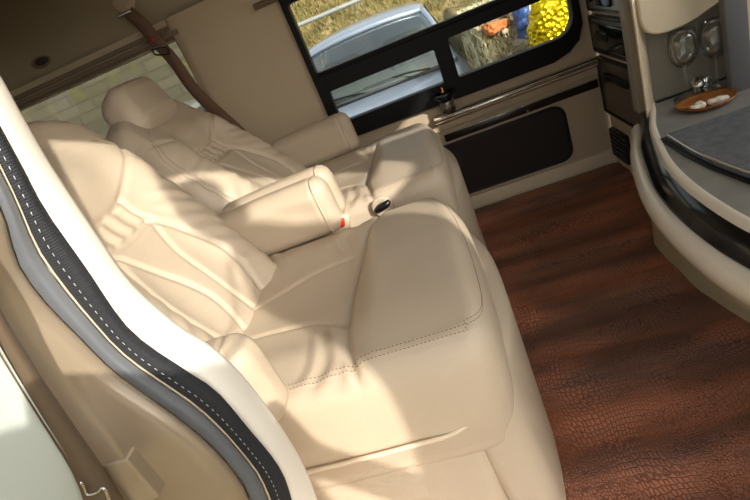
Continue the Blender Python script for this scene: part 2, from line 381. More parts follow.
# rear side window
W2 = thing('window_2', (-1.27, FY, .62), None, None); W2['kind'] = 'structure'
panel('window_frame', [rrect(-.50, -.02, .49, .445, .03), rrect(-.48, .01, .47, .43, .02)], .03, M_TRIMB, W2, planeY(.005), bevel=.003)
box('pane', (-.005, .012, .215), (.92, .004, .42), Glass('privacy_glass', (.52, .52, .48), .03), W2, r=0)
boxes('header_trim', [((-.02, -.012, .448), (1.02, .022, .018)), ((-.02, -.006, .470), (1.02, .012, .016))], M_TRIMB, W2, .003)
# pillar cover between the windows
ppts = [(-.80, .40), (-.80, .84), (-.80, 1.05), (-.78, 1.12)]
struct(loft('trim_4', [[(-.815, FY-.002, z) for z in (.0, .5, .9, 1.12)], [(-.805, FY-.016, z) for z in (.0, .5, .9, 1.12)], [(-.77, FY-.022, z) for z in (.0, .5, .9, 1.12)], [(-.60, FY-.020, z) for z in (.0, .5, .9, 1.12)], [(-.45, FY-.010, z) for z in (.0, .5, .9, 1.12)], [(-.405, FY-.001, z) for z in (.0, .5, .9, 1.12)]], VINYL))

# ---- rails and map pocket on the far wall
ra = thing('wall_ledge', (.30, FY, .43), 'slim chrome-edged ledge along the far wall just under the window', 'ledge')
box('ledge_body', (0, -.026, -.006), (.62, .052, .022), CREAM, ra, r=.004)
box('chrome_strip', (0, -.055, -.004), (.62, .006, .012), CHROME, ra, r=.002)
box('dark_strip', (.03, -.054, .0085), (.56, .006, .005), BLACKP, ra, r=.001)
rb = thing('wall_rail', (.31, FY-.001, .338), 'dark glossy inlaid rail with bright edges, lower of two on the far wall', 'rail')
box('rail_body', (0, -.006, 0), (.60, .012, .030), DKBROWN, rb, r=.003)
box('bright_edge', (0, -.012, .0165), (.60, .006, .003), CHROME, rb, r=.001)
box('rail_bracket', (.03, -.013, -.008), (.006, .004, .012), GOLD, rb, r=.001)
mpk = thing('wall_pocket', (.18, FY-.001, .09), 'dark brown rounded recessed pocket panel low on the far wall', 'pocket')
panel('pocket_rim', [rrect(-.34, -.012, .296, .222, .05, 8), rrect(-.33, -.002, .286, .212, .045, 8)], .012, BLACKP, mpk, planeY(-.006), bevel=.002)
panel('pocket_face', [rrect(-.33, -.002, .286, .212, .045, 8)], .006, M('pocket_fabric', (38, 28, 24), .7, bump=.5, bscale=500), mpk, planeY(-.004))
struct(box('baseboard_far', (.15, FY-.004, .032), (1.1, .012, .060), CREAM, r=.003))

# ---- glass jar on the ledge
jx, jy, jz = .056, 1.935, .442
jar = thing('glass_jar', (jx, jy, jz), 'small faceted glass jar with dark lid and gold knob on the window ledge', 'jar')
lathe('jar_body', [(0, .001), (.020, .001), (.023, .004), (.025, .02), (.026, .045), (.024, .047), (.022, .045), (.021, .006), (0, .005)], GLASSC, jar, 8)
lathe('jar_liner', [(0, .006), (.018, .006), (.019, .03), (0, .032)], GLASSC, jar, 16)
lathe('jar_lid', [(.020, .044), (.024, .052), (.036, .066), (.038, .072), (.034, .074), (.03, .066), (.012, .060), (0, .060)], M('smoky_lid', (36, 38, 40), .15, .4), jar, 8)
jar.scale = (1.25, 1.15, 1.05)
lathe('gold_knob', [(0, .060), (.006, .062), (.004, .068), (.007, .076), (.005, .082), (.003, .088), (.004, .094), (0, .097)], GOLD, jar, 16)

# ---- seat belt on the pillar
sb = thing('seat_belt', (-.86, FY-.03, .9), 'brown seat belt webbing hanging down the pillar beside the rear window', 'seat belt')
def strap(name, pts, wdt, mat, parent, th=.0018):
    P = catmull(pts, 10); rows = []
    L_ = []; R_ = []
    for i, p in enumerate(P):
        a = P[max(i-1, 0)]; b = P[min(i+1, len(P)-1)]; d = np.array(b)-a; d[1] = 0; d /= np.linalg.norm(d); s = np.array([d[2], 0, -d[0]])
        L_.append(p+s*wdt/2); R_.append(p-s*wdt/2)
    return loft(name, [L_, [x*.5+y*.5 for x, y in zip(L_, R_)], R_], mat, parent, th)
strap('webbing', [(-.045, -.012, .285), (-.020, -.012, .23), (.0, -.012, .15), (.015, -.014, .105), (.025, -.016, .06), (.035, -.012, -.02), (.055, -.008, -.09), (.10, 0, -.20), (.15, .0, -.32)], .048, STRAP, sb)
tag(box('anchor_bar', (-.060, -.016, .285), (.055, .008, .012), CHROME, sb, r=.003), 'chrome upper anchor bar')
lathe('anchor_cover', [(0, .012), (.03, .011), (.042, .004), (.044, 0), (0, 0)], VINYL, sb, 24, (-.045, -.003, .325), Matrix.Rotation(math.pi/2, 3, 'X'))
ringp = [(a-.030, b, c+.062) for a, b, c in [(.004, -.022, .085), (.05, -.022, .073), (.056, -.022, .060), (.048, -.022, .05), (.006, -.022, .062), (-.002, -.022, .075)]]
tag(tube('belt_guide', ringp, .0035, BLACKP, sb, closed=True, smooth=6), 'black belt guide loop')
tube('guide_edge', [(-.030, -.026, .150), (.0, -.026, .145), (.022, -.026, .139)], .0022, CHROME, sb, smooth=4)
tag(lathe('release_button', [(0, .006), (.009, .005), (.011, 0), (0, 0)], REDD, sb, 16, (-.014, -.0125, .178), Matrix.Rotation(math.pi/2, 3, 'X')), 'round dark red button')
# ---- reading lamp on headliner
lamp = thing('ceiling_lamp', (-1.335, FY-.012, 1.165), 'small dark oval reading lamp set in the headliner above the rear window', 'lamp')
lathe('bezel', [(0, .008), (.022, .008), (.027, .004), (.029, 0), (0, 0)], M_TRIMB, lamp, 28, (0, 0, 0), Matrix.Rotation(math.pi/2, 3, 'X') @ Matrix.Diagonal((1.5, .7, 1)))
lathe('lens', [(0, .012), (.014, .011), (.02, .006), (0, .006)], GLASSD, lamp, 24, (.012, -.003, 0), Matrix.Rotation(math.pi/2, 3, 'X') @ Matrix.Diagonal((1.5, .7, 1)))

exec_seats = True
# ================================================================== SEATS
from mathutils.bvhtree import BVHTree
def stitch(o, lines, org, d, parent):
    me = o.data; bv = BVHTree.FromPolygons([v.co for v in me.vertices], [p.vertices for p in me.polygons]); v = []; f = []
    for ln in lines:
        P = np.array(ln); L = np.r_[0, np.cumsum(np.hypot(*np.diff(P, axis=0).T))]; u = np.arange(0, L[-1], .0032); X = np.interp(u, L, P[:, 0]); Y = np.interp(u, L, P[:, 1]); H = [bv.ray_cast(org(a, b), d)[0] for a, b in zip(X, Y)]
        for k in range(0, len(H)-1, 2):
            if H[k] is None or H[k+1] is None or (H[k+1]-H[k]).length > .01: continue
            q = tube_vf([H[k], H[k+1]], .0008, 4, off=len(v)); v += q[0]; f += q[1]
    return tag(mesh('stitching', v, f, THREAD, parent), 'rows of brown stitches', kind='stuff')
def make_seat(label, y0, recline, handle):
    T = thing('captain_chair', (0, y0, 0), label, 'chair', 'leather captain chairs side by side')
    # cushion -------------------------------------------------------
    CZ = .345; hx, hy, hz = .265, .29, .115; cx = -.276
    A = [(-.225, -.30), (-.240, -.22), (-.252, -.12), (-.250, 0), (-.232, .10), (-.222, .19), (-.190, .30)]
    B = [(-.50, .03), (-.42, .070), (-.33, .105), (-.225, .115)]
    Cc = [(-.50, -.08), (-.40, -.085), (-.32, -.10), (-.245, -.15)]
    A_, B_, C_ = [[tuple(p) for p in catmull(q, 6)] for q in (A, B, Cc)]
    E = [(-.54, .270), (-.13, .268), (-.09, .258), (-.062, .232), (-.038, .17), (-.026, .10), (-.018, 0), (-.017, -.12), (-.020, -.19), (-.030, -.232), (-.052, -.256), (-.10, -.266), (-.54, -.270)]
    E_ = [tuple(p) for p in catmull(E, 6)]
    def warp(P, N):
        x = P[:, 0]+cx; y = P[:, 1]; z = P[:, 2]+CZ
        # plan rounding of front corners
        fx = np.clip((x+.14)/.14, 0, 1); y = y*(1-.075*fx**3)
        x = x-.022*fx*(np.abs(y)/.29)**4-.030*fx*np.clip(y/.29, 0, 1)**3
        bul = np.clip(1-((z-.37)/.10)**2, 0, 1); y = y+np.sign(y)*.012*bul*np.clip(np.abs(N[:, 1])*1.5, 0, 1)
        x = x+.008*bul*np.clip(N[:, 0], 0, 1)
        top = np.clip(N[:, 2], 0, 1)
        roll = sm(x, -.27, -.19)*(1-sm(x, -.06, .03)*.7)
        zz = z+top*(.028*roll*(1-(np.abs(y)/.31)**3*.8)+.010*np.exp(-((np.abs(y)-.2)/.05)**2)*(1-roll)-.012*np.exp(-(y/.12)**2)*(1-roll))
        # seams
        g = 0
        for ln, dpt, wd in ((A_, .010, .008), (B_, .005, .006), (C_, .005, .006)):
            d = dist_poly(x, y, ln); g = g+dpt*np.exp(-(d/wd)**2)
        for k in (-.0045, .0045):
            d = dist_poly(x, y*(1+k/.264), [(a, b) for a, b in E_]); g = g+.0018*np.exp(-((d-.0)/.0028)**2)
        dE = dist_poly(x, y, E_); g = g-.002*np.exp(-(dE/.010)**2)
        # wrinkles
        mask = (1-sm(x, -.26, -.235))*sm(np.abs(y), .10, .16)
        wr = mask*.0022*np.sin(x*150+4*np.sin(y*22+x*9)+y*30*np.sign(y))*np.clip(np.sin(x*23+1)+.6, 0, 1)
        nz = np.array([noise.noise(Vector((a*9, b*9, 1.7+y0))) for a, b in zip(x, y)])
        zz = zz+top**2*(wr-g+.003*nz)
        y2 = y-np.sign(y)*np.abs(N[:, 1])*(0)
        # soft dimple on side
        return np.c_[x, y2+.002*nz*np.abs(N[:, 1]), zz]
    cu = puffy('seat_cushion', (hx, hy, hz), .034, (150, 160, 44), warp, LEATHER, T)
    stitch(cu, [[(a, b*(1+k)) for a, b in E_] for k in (-.030, .004)], lambda a, b: Vector((a, b, 1)), Vector((0, 0, -1)), T)
    # base piping
    def rim(off, z):
        pts = []
        for (a, b) in [(-.53, -.297), (-.35, -.300), (-.20, -.298), (-.12, -.292), (-.072, -.272), (-.044, -.225), (-.026, -.12), (-.020, 0), (-.026, .12), (-.044, .225), (-.072, .272), (-.12, .292), (-.20, .298), (-.35, .300), (-.53, .297)]:
            L_ = math.hypot(a+.26, b) or 1
            pts.append((a+off*(a+.26)/L_, b+off*b/L_, z))
        return pts
    rr = rim(.007, .318)
    rr = [(p[0], p[1], p[2]+.060*max(0, (p[0]+.11)/.09)**1.5) for p in rr]
    tube('piping', rr, .0042, PIPE, T, smooth=8)
    # skirt base
    def bwarp(P, N):
        x = P[:, 0]-.345; y = P[:, 1]; z = P[:, 2]+.160
        fx = np.clip((x+.12)/.12, 0, 1)
        y = y*(1-.06*fx**3); x = x
        lo = 1-sm(z, 0, .26)
        y = y*(1+.03*lo)
        return np.c_[x, y, z]
    puffy('seat_base', (.262, .285, .155), .03, (110, 60, 30), bwarp, LEATHER2, T)
    def fwarp(P, N):
        x, y, z = P.T; z = z+.195; lo = 1-z/.39
        x = x-.028+.004*lo-(.020+.030*(1-lo))*(np.abs(y)/.275)**3+.010*np.clip(N[:, 0], 0, 1)*(1-(y/.3)**2); y = y*(1+.055*lo)
        return np.c_[x, y, z]
    puffy('footrest_panel', (.042, .276, .195), .030, (20, 60, 50), fwarp, LEATHER2, T)
    # backrest ------------------------------------------------------
    Bk = bpy.data.objects.new('backrest', None)
    ca, sa = math.cos(recline), math.sin(recline); HX, HZ = -.475, .40
    Rm = Matrix.Translation((HX, 0, HZ)) @ Matrix.Rotation(-recline, 4, 'Y')
    F = [(.40, .075), (.335, .080), (.28, .105), (.19, .128), (.10, .118), (.0, .085)]
    G = [(.335, .080), (.25, .045), (.16, .028), (.08, .034), (-.02, .06)]
    Hd = [(.50, .235), (.455, .17), (.40, .075), (.392, 0), (.40, -.075), (.455, -.17), (.50, -.235)]
    Ht = [(.335, .080), (.33, 0), (.335, -.080)]
    Hs = [(.335, .080), (.35, .14), (.37, .24)]
    mir = lambda q: [(a, -b) for a, b in q]
    lines = [[tuple(p) for p in catmull(q, 6)] for q in (F, mir(F), G, mir(G), Hd, Ht)]
    side = [[tuple(p) for p in catmull(q, 6)] for q in ([(-.05, .235), (.2, .25), (.38, .242), (.47, .215), (.53, .14), (.545, 0), (.53, -.14), (.47, -.215), (.38, -.242), (.2, -.25), (-.05, -.235)],)]
    def kwarp(P, N):
        x = P[:, 0]-.075; t = P[:, 1]; s = P[:, 2]+.302
        k = np.clip((s-.30)/.28, 0, 1); t = t*(1-.16*k**2.2)
        s = s-.085*np.clip((s-.2)/.3, 0, 1)*(np.abs(t)/.25)**3.
        t = t*(1-.08*np.clip((.1-s)/.15, 0, 1))
        fr = np.clip(N[:, 0], 0, 1)
        bol = np.exp(-((np.abs(t)-.175)/.06)**2)*(1-sm(s, .40, .52)*.7)
        x = x+fr*(.038*bol+.02*np.exp(-((s-.14)/.10)**2)*np.exp(-(t/.12)**2)-.012*np.exp(-((s-.37)/.03)**2)*np.exp(-(t/.12)**2)+.022*np.exp(-((s-.47)/.05)**2)*np.exp(-(t/.16)**2))
        g = 0
        for i, ln in enumerate(lines):
            d = dist_poly(s, t, ln); g = g+.0065*np.exp(-(d/.0065)**2)
        for ln in side:
            for o_ in (0.0,):
                d = dist_poly(s, t, ln); g = g-.0015*np.exp(-(d/.010)**2)+.003*np.exp(-(np.abs(d-.004)/.0025)**2)
        wrm = sm(np.abs(t), .10, .16)*sm(s, .02, .1)*(1-sm(s, .36, .40))
        wr = wrm*.0022*np.sin(s*120+t*60*np.sign(t)+3*np.sin(t*20+s*10))
        wr = wr+.0028*np.sin(t*150+2*np.sin(s*30))*sm(s, .33, .345)*(1-sm(s, .385, .40))*(1-sm(np.abs(t), .06, .1))
        nz = np.array([noise.noise(Vector((a*9, b*9, 4.2+y0))) for a, b in zip(s, t)])
        x = x+fr**2*(wr-g+.003*nz)
        return np.c_[x, t, s]
    bk = puffy('backrest', (.075, .280, .342), .055, (30, 160, 180), kwarp, LEATHER, T); bk.matrix_local = Rm
    stitch(bk, [[(a, sg*b*(1+k)) for a, b in side[0] if b > .15 and a > .02] for k in (-.02, .02) for sg in (-1, 1)], lambda a, b: Vector((1, b, a)), Vector((-1, 0, 0)), bk)
    # headrest
    def hwarp(P, N):
        x, y, z = P.T; y = y*(1-.10*np.clip(z/.07, 0, 1)); x = x+.015*np.clip(z/.07, -1, 1)+.012*(1-(y/.14)**2)*np.clip(N[:, 0], 0, 1)
        g = .003*np.exp(-(np.abs(np.abs(z-.0)-.045)/.004)**2)*np.clip(N[:, 0], 0, 1)
        return np.c_[x-g, y, z]
    if handle: hr = puffy('headrest', (.055, .135, .078), .042, (24, 60, 36), hwarp, LEATHER, T)
    if handle: hr.matrix_local = Rm @ Matrix.Translation((-.005, -.012, .605)) @ Matrix.Rotation(.10, 4, 'Y')
    for sp_ in ((-.05, .05) if handle else ()):
        post = box('headrest_post', (-.04, sp_, .55), (.012, .012, .10), CHROME, T, .004); post.matrix_local = Rm
    # armrests ------------------------------------------------------
    for s_ in (-1, 1):
        def awarp(P, N, s_=s_):
            x, y, z = P.T
            tipf = np.clip((x-.05)/.12, 0, 1)
            z = z*(1-.10*np.clip(-x/.2, 0, 1))+.008*np.cos(np.clip(y/.05, -1, 1)*1.4)*np.clip(N[:, 2], 0, 1)
            g = .003*np.exp(-((x-.128)/.004)**2)
            y = y*(1-.15*np.clip((x-.13)/.05, 0, 1)); 
            n_ = .0014*np.sin(z*90+x*40)*np.exp(-((x-.1)/.05)**2)
            return np.c_[x, y-np.sign(y)*g*np.abs(N[:, 1])+n_*N[:, 1], z-g*N[:, 2]]
        ar = puffy('armrest', (.165, .0415, .072), .034, (80, 26, 34), awarp, LEATHER2, T)
        ar.matrix_local = Matrix.Translation((-.462-(.030 if s_ < 0 and not handle else 0), s_*.312, .520)) @ Matrix.Rotation(-.03, 4, 'Y')
        loop = []
        for k in range(20):
            a = 2*math.pi*k/20; c_, s2 = math.cos(a), math.sin(a)
            loop.append((.133, .0405*math.copysign(abs(c_)**.55, c_), .0745*math.copysign(abs(s2)**.55, s2)+.002))
        tb = tube('piping', loop, .0022, PIPE, ar, closed=True, smooth=2)
    return T
seatA = make_seat('cream leather captain chair nearest the doorway, sunlit backrest', .850, math.radians(25), False)
seatB = make_seat('cream leather captain chair against the far wall, headrest in view', 1.560, math.radians(37), True)
for c in seatA.children:
    pass
# belt buckle beside near chair, recline lever on far chair
bkl = thing('belt_buckle', (-.318, 1.155, .452), 'beige seat belt buckle with red release button between the two chairs', 'belt buckle')
box('buckle_body', (0, .006, .004), (.060, .022, .070), CREAM, bkl, r=.005, rot=Matrix.Rotation(.3, 3, 'Y'))
tag(box('release_button', (.010, -.003, .020), (.028, .020, .026), REDP, bkl, r=.006, rot=Matrix.Rotation(.3, 3, 'Y')), 'red release button')
hp = thing('seat_control', (-.207, 1.250, .437), 'black recline lever in its leather slot on the side of the far chair', 'lever')
lathe('slot_collar', [(.010, 0), (.028, 0), (.030, .004), (.024, .008), (.012, .004)], LEATHER2, hp, 28, (0, 0, 0), Matrix.Rotation(math.pi/2, 3, 'X'))
tube('lever_arm', [(-.02, -.006, -.006), (-.005, -.014, .002), (.015, -.018, .008), (.026, -.014, .014)], [.007, .011, .010, .005], BLACKP, hp, 12, smooth=4)

# ================================================================== BULKHEAD AND CONSOLE
# angled cream bulkhead carrying the appliance stack
bulk = [(.632, 1.985), (.632, 1.90), (.632, 1.70), (.630, 1.60), (.606, 1.50), (.555, 1.385), (.530, 1.345), (.516, 1.335), (.520, 1.352), (.545, 1.40)]
bulkc = catmull([(a, b) for a, b in bulk], 5)
struct(loft('wall_bulkhead', [[(p[0], p[1], z) for p in bulkc] for z in (-.02, .2, .4, .8, 1.2, 1.36)], CREAM, None, 0))
nrm = Vector((-1, 0, 0))
def applnc(name, label, cat, y0, y1, z0, z1, x):
    a = thing(name, (x, (y0+y1)/2, z0), label, cat); W = y1-y0; Hh = z1-z0
    a.rotation_euler.z = 0
    return a, W, Hh
# y range and x of faces along the bulkhead (facing the chairs)
def face(parent, W, Hh, rim, facemat, rimmat=BLACKP, dx=0):
    panel('bezel', [rrect(-W/2, 0, W/2, Hh, .01), rrect(-W/2+rim, rim, W/2-rim, Hh-rim, .006)], .022, rimmat, parent, planeX(-.008), bevel=.003)
    panel('front_panel', [rrect(-W/2+rim*.9, rim*.9, W/2-rim*.9, Hh-rim*.9, .006)], .012, facemat, parent, planeX(-.006))
AN = 0.0
a, W, Hh = applnc('control_unit', 'silver control panel with display and knob at the top of the bulkhead stack', 'control panel', 1.60, 1.985, .60, .72, .632)
a.rotation_euler.z = AN; face(a, .36, Hh, .008, STEEL)
box('display', (-.016, .02, .045), (.008, .12, .05), BLACKG, a, r=.002); lathe('knob', [(0, .014), (.008, .012), (.01, 0)], BLACKP, a, 16, (-.012, .13, .04), Matrix.Rotation(-math.pi/2, 3, 'Y'))
a, W, Hh = applnc('glass_front_drawer', 'dark glass drawer front with chrome surround in middle of bulkhead stack', 'drawer', 1.60, 1.985, .455, .585, .632)
a.rotation_euler.z = AN; face(a, .375, Hh, .010, STEEL); box('glass_front', (-.017, .01, .062), (.010, .31, .088), BLACKG, a, r=.004); box('grip', (-.023, .07, .066), (.006, .10, .03), BLACKP, a, r=.006)
a, W, Hh = applnc('fridge_door', 'tall dark smoked cupboard door with recessed grip, lowest large panel on bulkhead', 'cupboard door', 1.60, 1.985, .222, .435, .634)
a.rotation_euler.z = AN; face(a, .385, Hh, .008, M('smoked_door', (128, 120, 110), .3, .6)); box('grip', (-.018, .03, .150), (.010, .20, .028), BLACKP, a, r=.008)
a, W, Hh = applnc('air_vent', 'small black slatted air vent near the floor beside the console', 'air vent', 1.62, 1.80, .03, .17, .640)
a.location = (.634, 1.895, .045); a.rotation_euler.z = AN; face(a, .15, .115, .008, BLACKP)
for k in range(6): box('slat', (-.017, 0, .016+k*.017), (.010, .13, .004), M_TRIMB if k < 0 else SEALG, a, r=.001, rot=Matrix.Rotation(.5, 3, 'Y'))

# console
RIM = [(.545, 1.40), (.520, 1.335), (.478, 1.24), (.440, 1.12), (.414, 1.02), (.400, .92), (.396, .82), (.402, .72), (.425, .62), (.48, .53), (.58, .47), (.75, .45), (1.0, .45)]
RC = np.array(catmull(RIM, 8))
def off_curve(d):
    T = np.gradient(RC, axis=0); T /= np.linalg.norm(T, axis=1, keepdims=True); Nn = np.c_[T[:, 1], -T[:, 0]]
    # outward = towards the chairs / doorway
    return RC+Nn*d
tst = off_curve(.01)[30]; SG = 1 if tst[0] < RC[30][0] else -1
def oc(d, z, fade=0):
    Q = off_curve(SG*d); return [(q[0], q[1], z) for q in Q]
con = thing('console_cabinet', (.6, .9, 0), 'curved cream console cabinet with black band and slate worktop by the bulkhead', 'cabinet')
sh = lambda rows: [[(p[0]-.6, p[1]-.9, p[2]) for p in r] for r in rows]
FLR = np.array(catmull([(.53, 1.43), (.502, 1.375), (.494, 1.26), (.497, 1.13), (.511, 1.03), (.530, .93), (.56, .84), (.60, .77), (.66, .71), (.74, .67), (.84, .65), (.94, .64), (1.02, .64)], 8))
def bc(t, z): return [(a[0]*(1-t)+b[0]*t, a[1]*(1-t)+b[1]*t, z) for a, b in zip(oc(.024, z), FLR)]
loft('cabinet_body', sh([oc(.030, .300), oc(.026, .285), bc(.08, .25), bc(.30, .18), bc(.60, .10), bc(.85, .04), bc(1.0, -.02)]), OLIVE, con)
loft('cream_lip', sh([oc(.025, .356), oc(.031, .358), oc(.041, .352), oc(.049, .340), oc(.050, .325), oc(.045, .306), oc(.034, .298), oc(.02, .300)]), CREAMG, con)
loft('black_band', sh([oc(-.003, .399), oc(.006, .393), oc(.018, .377), oc(.026, .355)]), BLACKG, con)
loft('cream_rim', sh([oc(-.018, .405), oc(-.016, .411), oc(-.010, .413), oc(-.003, .408), oc(-.0005, .397)]), CREAMG, con)
wt = [(p[0]-.6, p[1]-.9) for p in oc(-.017, 0)]+[(.40, -.44), (.40, .50), (-.05, .50)]
panel('worktop', [wt], .02, SLATE, con, Matrix.Translation((0, 0, .398)))
# raised glossy lid and dark joint on the worktop
lid = [(-.130, .236), (-.134, .12), (-.130, .035), (-.115, -.07), (-.08, -.20), (0, -.30), (.38, -.30), (.38, .236)]
panel('lid_joint', [[(a*1.0-(.010 if a < 0 else 0), b+.008) for a, b in lid]], .004, BLACKP, con, Matrix.Translation((0, 0, .4095)))
panel('lid', [lid], .012, SLATED, con, Matrix.Translation((0, 0, .416)), bevel=.003)
tag(tube('lid_edge', [(a+.002, b, .422) for a, b in lid[:6]][0:6], .0028, CHROME, con, smooth=5), 'chrome edge strip of the lid')
tag(box('worktop_joint', (.14, .482, .410), (.36, .010, .004), BLACKP, con, r=.001), 'black joint line behind the worktop')
# alcove above the console
struct(box('wall_alcove', (.85, 1.415, .60), (.66, .03, .42), M('satin_steel_panel', (168, 162, 146), .45, .35), r=0))
al = catmull([(.528, .66), (.530, .625), (.545, .600), (.58, .588), (.64, .592), (.70, .610), (.80, .640), (1.2, .70)], 5)
lint = [(p[0], p[1]) for p in al]+[(1.2, 1.3), (.528, 1.3)]
struct(panel('trim_5', [lint], .05, CREAM, None, planeY(1.355), bevel=.004))
GREYP = M('grey_fabric_post', (104, 104, 104), .7, bump=.5, bscale=500)
struct(box('trim_6', (.700, 1.275, .66), (.050, .02, .54), GREYP, r=.004, rot=Matrix.Rotation(-.03, 3, 'Y')))
struct(box('trim_7', (.885, 1.30, .70), (.30, .02, .60), CREAM, r=.004))

# glasses
def wine(x, y, label):
    g = thing('wine_glass', (x, y, .409), label, 'wine glass', 'wine glasses on the worktop')
    lathe('foot', [(0, .0015), (.030, .001), (.0315, .002), (.018, .004), (.006, .008), (.0035, .014)], GLASSC, g, 32)
    lathe('stem', [(.0035, .014), (.0028, .035), (.0028, .065), (.004, .078)], GLASSC, g, 16)
    lathe('bowl', [(.004, .078), (.018, .086), (.030, .104), (.034, .125), (.032, .150), (.028, .170), (.0272, .170), (.031, .150), (.033, .125), (.029, .105), (.017, .088), (0, .082)], GLASSC, g, 32)
    return g
wine(.617, 1.335, 'empty wine glass on the slate worktop, left of the pair against the steel panel')
wine(.682, 1.325, 'empty wine glass on the slate worktop, right one beside the grey post')
ty = thing('brown_tray', (.622, 1.255, .409), 'glossy orange-brown oval tray on the worktop in front of the wine glasses', 'tray')
v = []; f = []
for i, (r_, z) in enumerate([(0, .004), (.5, .004), (.8, .005), (.93, .010), (1, .014), (1.0, .011), (.92, .004), (.8, .0005), (0, .0005)]):
    for k in range(40):
        a = 2*math.pi*k/40; w_ = 1+.05*math.sin(3*a+.6)+.03*math.sin(5*a); v.append((.066*r_*w_*math.cos(a), .052*r_*w_*math.sin(a), z))
for i in range(8):
    for k in range(40): f.append((i*40+k, i*40+(k+1) % 40, (i+1)*40+(k+1) % 40, (i+1)*40+k))
mesh('tray_dish', v, f, M('amber_lacquer', (150, 92, 40), .25, coat=.5, var=.2, vscale=40), ty)
for i, (dx, dy, s_, rz, lb) in enumerate([(-.030, -.022, 1, .2, 'white piece of sweet at the left end of the brown tray'), (.012, -.026, 1.1, -.2, 'larger white piece of sweet in the middle of the brown tray'), (-.018, .002, .6, .5, 'tiny white piece of sweet at the back of the brown tray')]):
    def pw(P, N, i=i): 
        return P*(1+.12*np.sin(P[:, :1]*300+i)+.1*np.cos(P[:, 1:2]*260))
    o = puffy('white_sweet', (.017*s_, .009*s_, .006*s_), .0055*s_, (12, 10, 6), pw, M('white_wrapper', (232, 226, 208), .5))
    o.location = (.622+dx, 1.255+dy, .409+.0045+.006*s_); o.rotation_euler.z = rz; tag(o, lb, 'sweet', 'white sweets on the brown tray')
tp = thing('steel_cup', (.655, 1.352, .409), 'small shiny steel cup behind the brown tray against the alcove', 'cup')
lathe('cup_body', [(0, .001), (.014, .001), (.016, .003), (.019, .035), (.0178, .035), (.0148, .004), (0, .004)], CHROME, tp, 28); tube('cup_handle', [(.018, 0, .028), (.028, 0, .026), (.028, 0, .012), (.017, 0, .010)], .0015, CHROME, tp, smooth=5)

# ================================================================== OUTSIDE
def grass_mat():
    m = bpy.data.materials.new('dry_grass_ground'); m.use_nodes = True; t = m.node_tree; n = t.nodes; L = t.links; p = n['Principled BSDF']; p.inputs['Roughness'].default_value = .95
    tc = n.new('ShaderNodeTexCoord'); a = n.new('ShaderNodeTexNoise'); a.inputs['Scale'].default_value = 2.5; a.inputs['Detail'].default_value = 12; a.inputs['Roughness'].default_value = .75
    L.new(tc.outputs['Object'], a.inputs['Vector']); r = n.new('ShaderNodeValToRGB'); e = r.color_ramp.elements
    e[0].position = .36; e[0].color = lin(70, 66, 36); e[1].position = .66; e[1].color = lin(188, 166, 124); x = e.new(.5); x.color = lin(124, 112, 66)
    L.new(a.outputs['Fac'], r.inputs[0]); L.new(r.outputs[0], p.inputs['Base Color'])
    return m
GR = grass_mat()
def hz_(x, y):
    z = -.75+sm(y, 7.0, 13.5)*3.6
    z = z+sm(x, .36, .44)*(1-sm(y, 6.0, 8.0))*sm(y, 2.4, 3.9)*1.25
    return z+.05*noise.noise(Vector((x*2, y*2, 0)))+.03*noise.noise(Vector((x*7, y*7, 3)))
gx = np.concatenate([np.linspace(-10, .3, 100), np.linspace(.36, 1.8, 60), np.linspace(2, 8, 20)]); gy = np.concatenate([np.linspace(-4, 2.4, 12), np.linspace(2.5, 14, 130)])
v = [(x, y, hz_(x, y) if y > 2.45 else -.22-.53*max(0, min(1, (y-1.9)/.6))) for x in gx for y in gy]; n_ = len(gy)
f = [(i*n_+j, (i+1)*n_+j, (i+1)*n_+j+1, i*n_+j+1) for i in range(len(gx)-1) for j in range(n_-1)]
gd = mesh('floor_ground', v, f, GR); struct(gd)
# grass tufts (blades)
def blades(name, n, region, hh, mat, label):
    v = []; f = []
    for i in range(n):
        x, y = region(); z = hz_(x, y); h = hh*random.uniform(.5, 1.3); a = random.uniform(0, 6.28); w_ = random.uniform(.006, .014); bx, by = random.uniform(-.7, .7)*h, random.uniform(-.7, .7)*h
        dx, dy = math.cos(a)*w_, math.sin(a)*w_; k = len(v)
        v += [(x-dx, y-dy, z-.01), (x+dx, y+dy, z-.01), (x+bx*.4+dx*.6, y+by*.4+dy*.6, z+h*.6), (x+bx*.4-dx*.6, y+by*.4-dy*.6, z+h*.6), (x+bx, y+by, z+h)]
        f += [(k, k+1, k+2, k+3), (k+3, k+2, k+4)]
    return tag(mesh(name, v, f, mat, None, False), label, 'grass', kind='stuff')
blades('dry_grass', 9000, lambda: (random.uniform(-3.5, 1.5), random.uniform(7.2, 12.5)), .10, M('straw_blades', (146, 124, 84), .9, var=.5, vscale=.8), 'dry yellow grass tufts on the bank behind the parked car')
blades('green_grass', 5000, lambda: (random.uniform(-3.5, 1.5), random.uniform(7.2, 12.5)), .10, M('green_blades', (98, 104, 52), .9, var=.4, vscale=1), 'green grass tufts growing among the dry grass on the bank')
blades('straw_litter', 9000, lambda: (random.uniform(.40, 1.15), random.uniform(3.0, 4.6)), .05, M('straw_litter', (236, 220, 186), .9, var=.35, vscale=6), 'loose pale straw and twigs strewn on the mound beside the car')
pole = tube('metal_pole', [(-1.9, 7.05, .94), (-1.35, 7.0, .94), (-.45, 7.0, .93), (2.5, 6.9, .88)], .028, M('galvanised', (190, 192, 190), .4, .5), None, 12)
tag(pole, 'long pale metal pipe running across the grass bank behind the car', 'pipe')
for x in (-1.8, 1.9):
    zz = hz_(x, 7.0); o = tube('pipe_post', [(x, 7.03, zz-.1), (x, 7.03, .90)], .024, M_TRIMB, pole, 10)

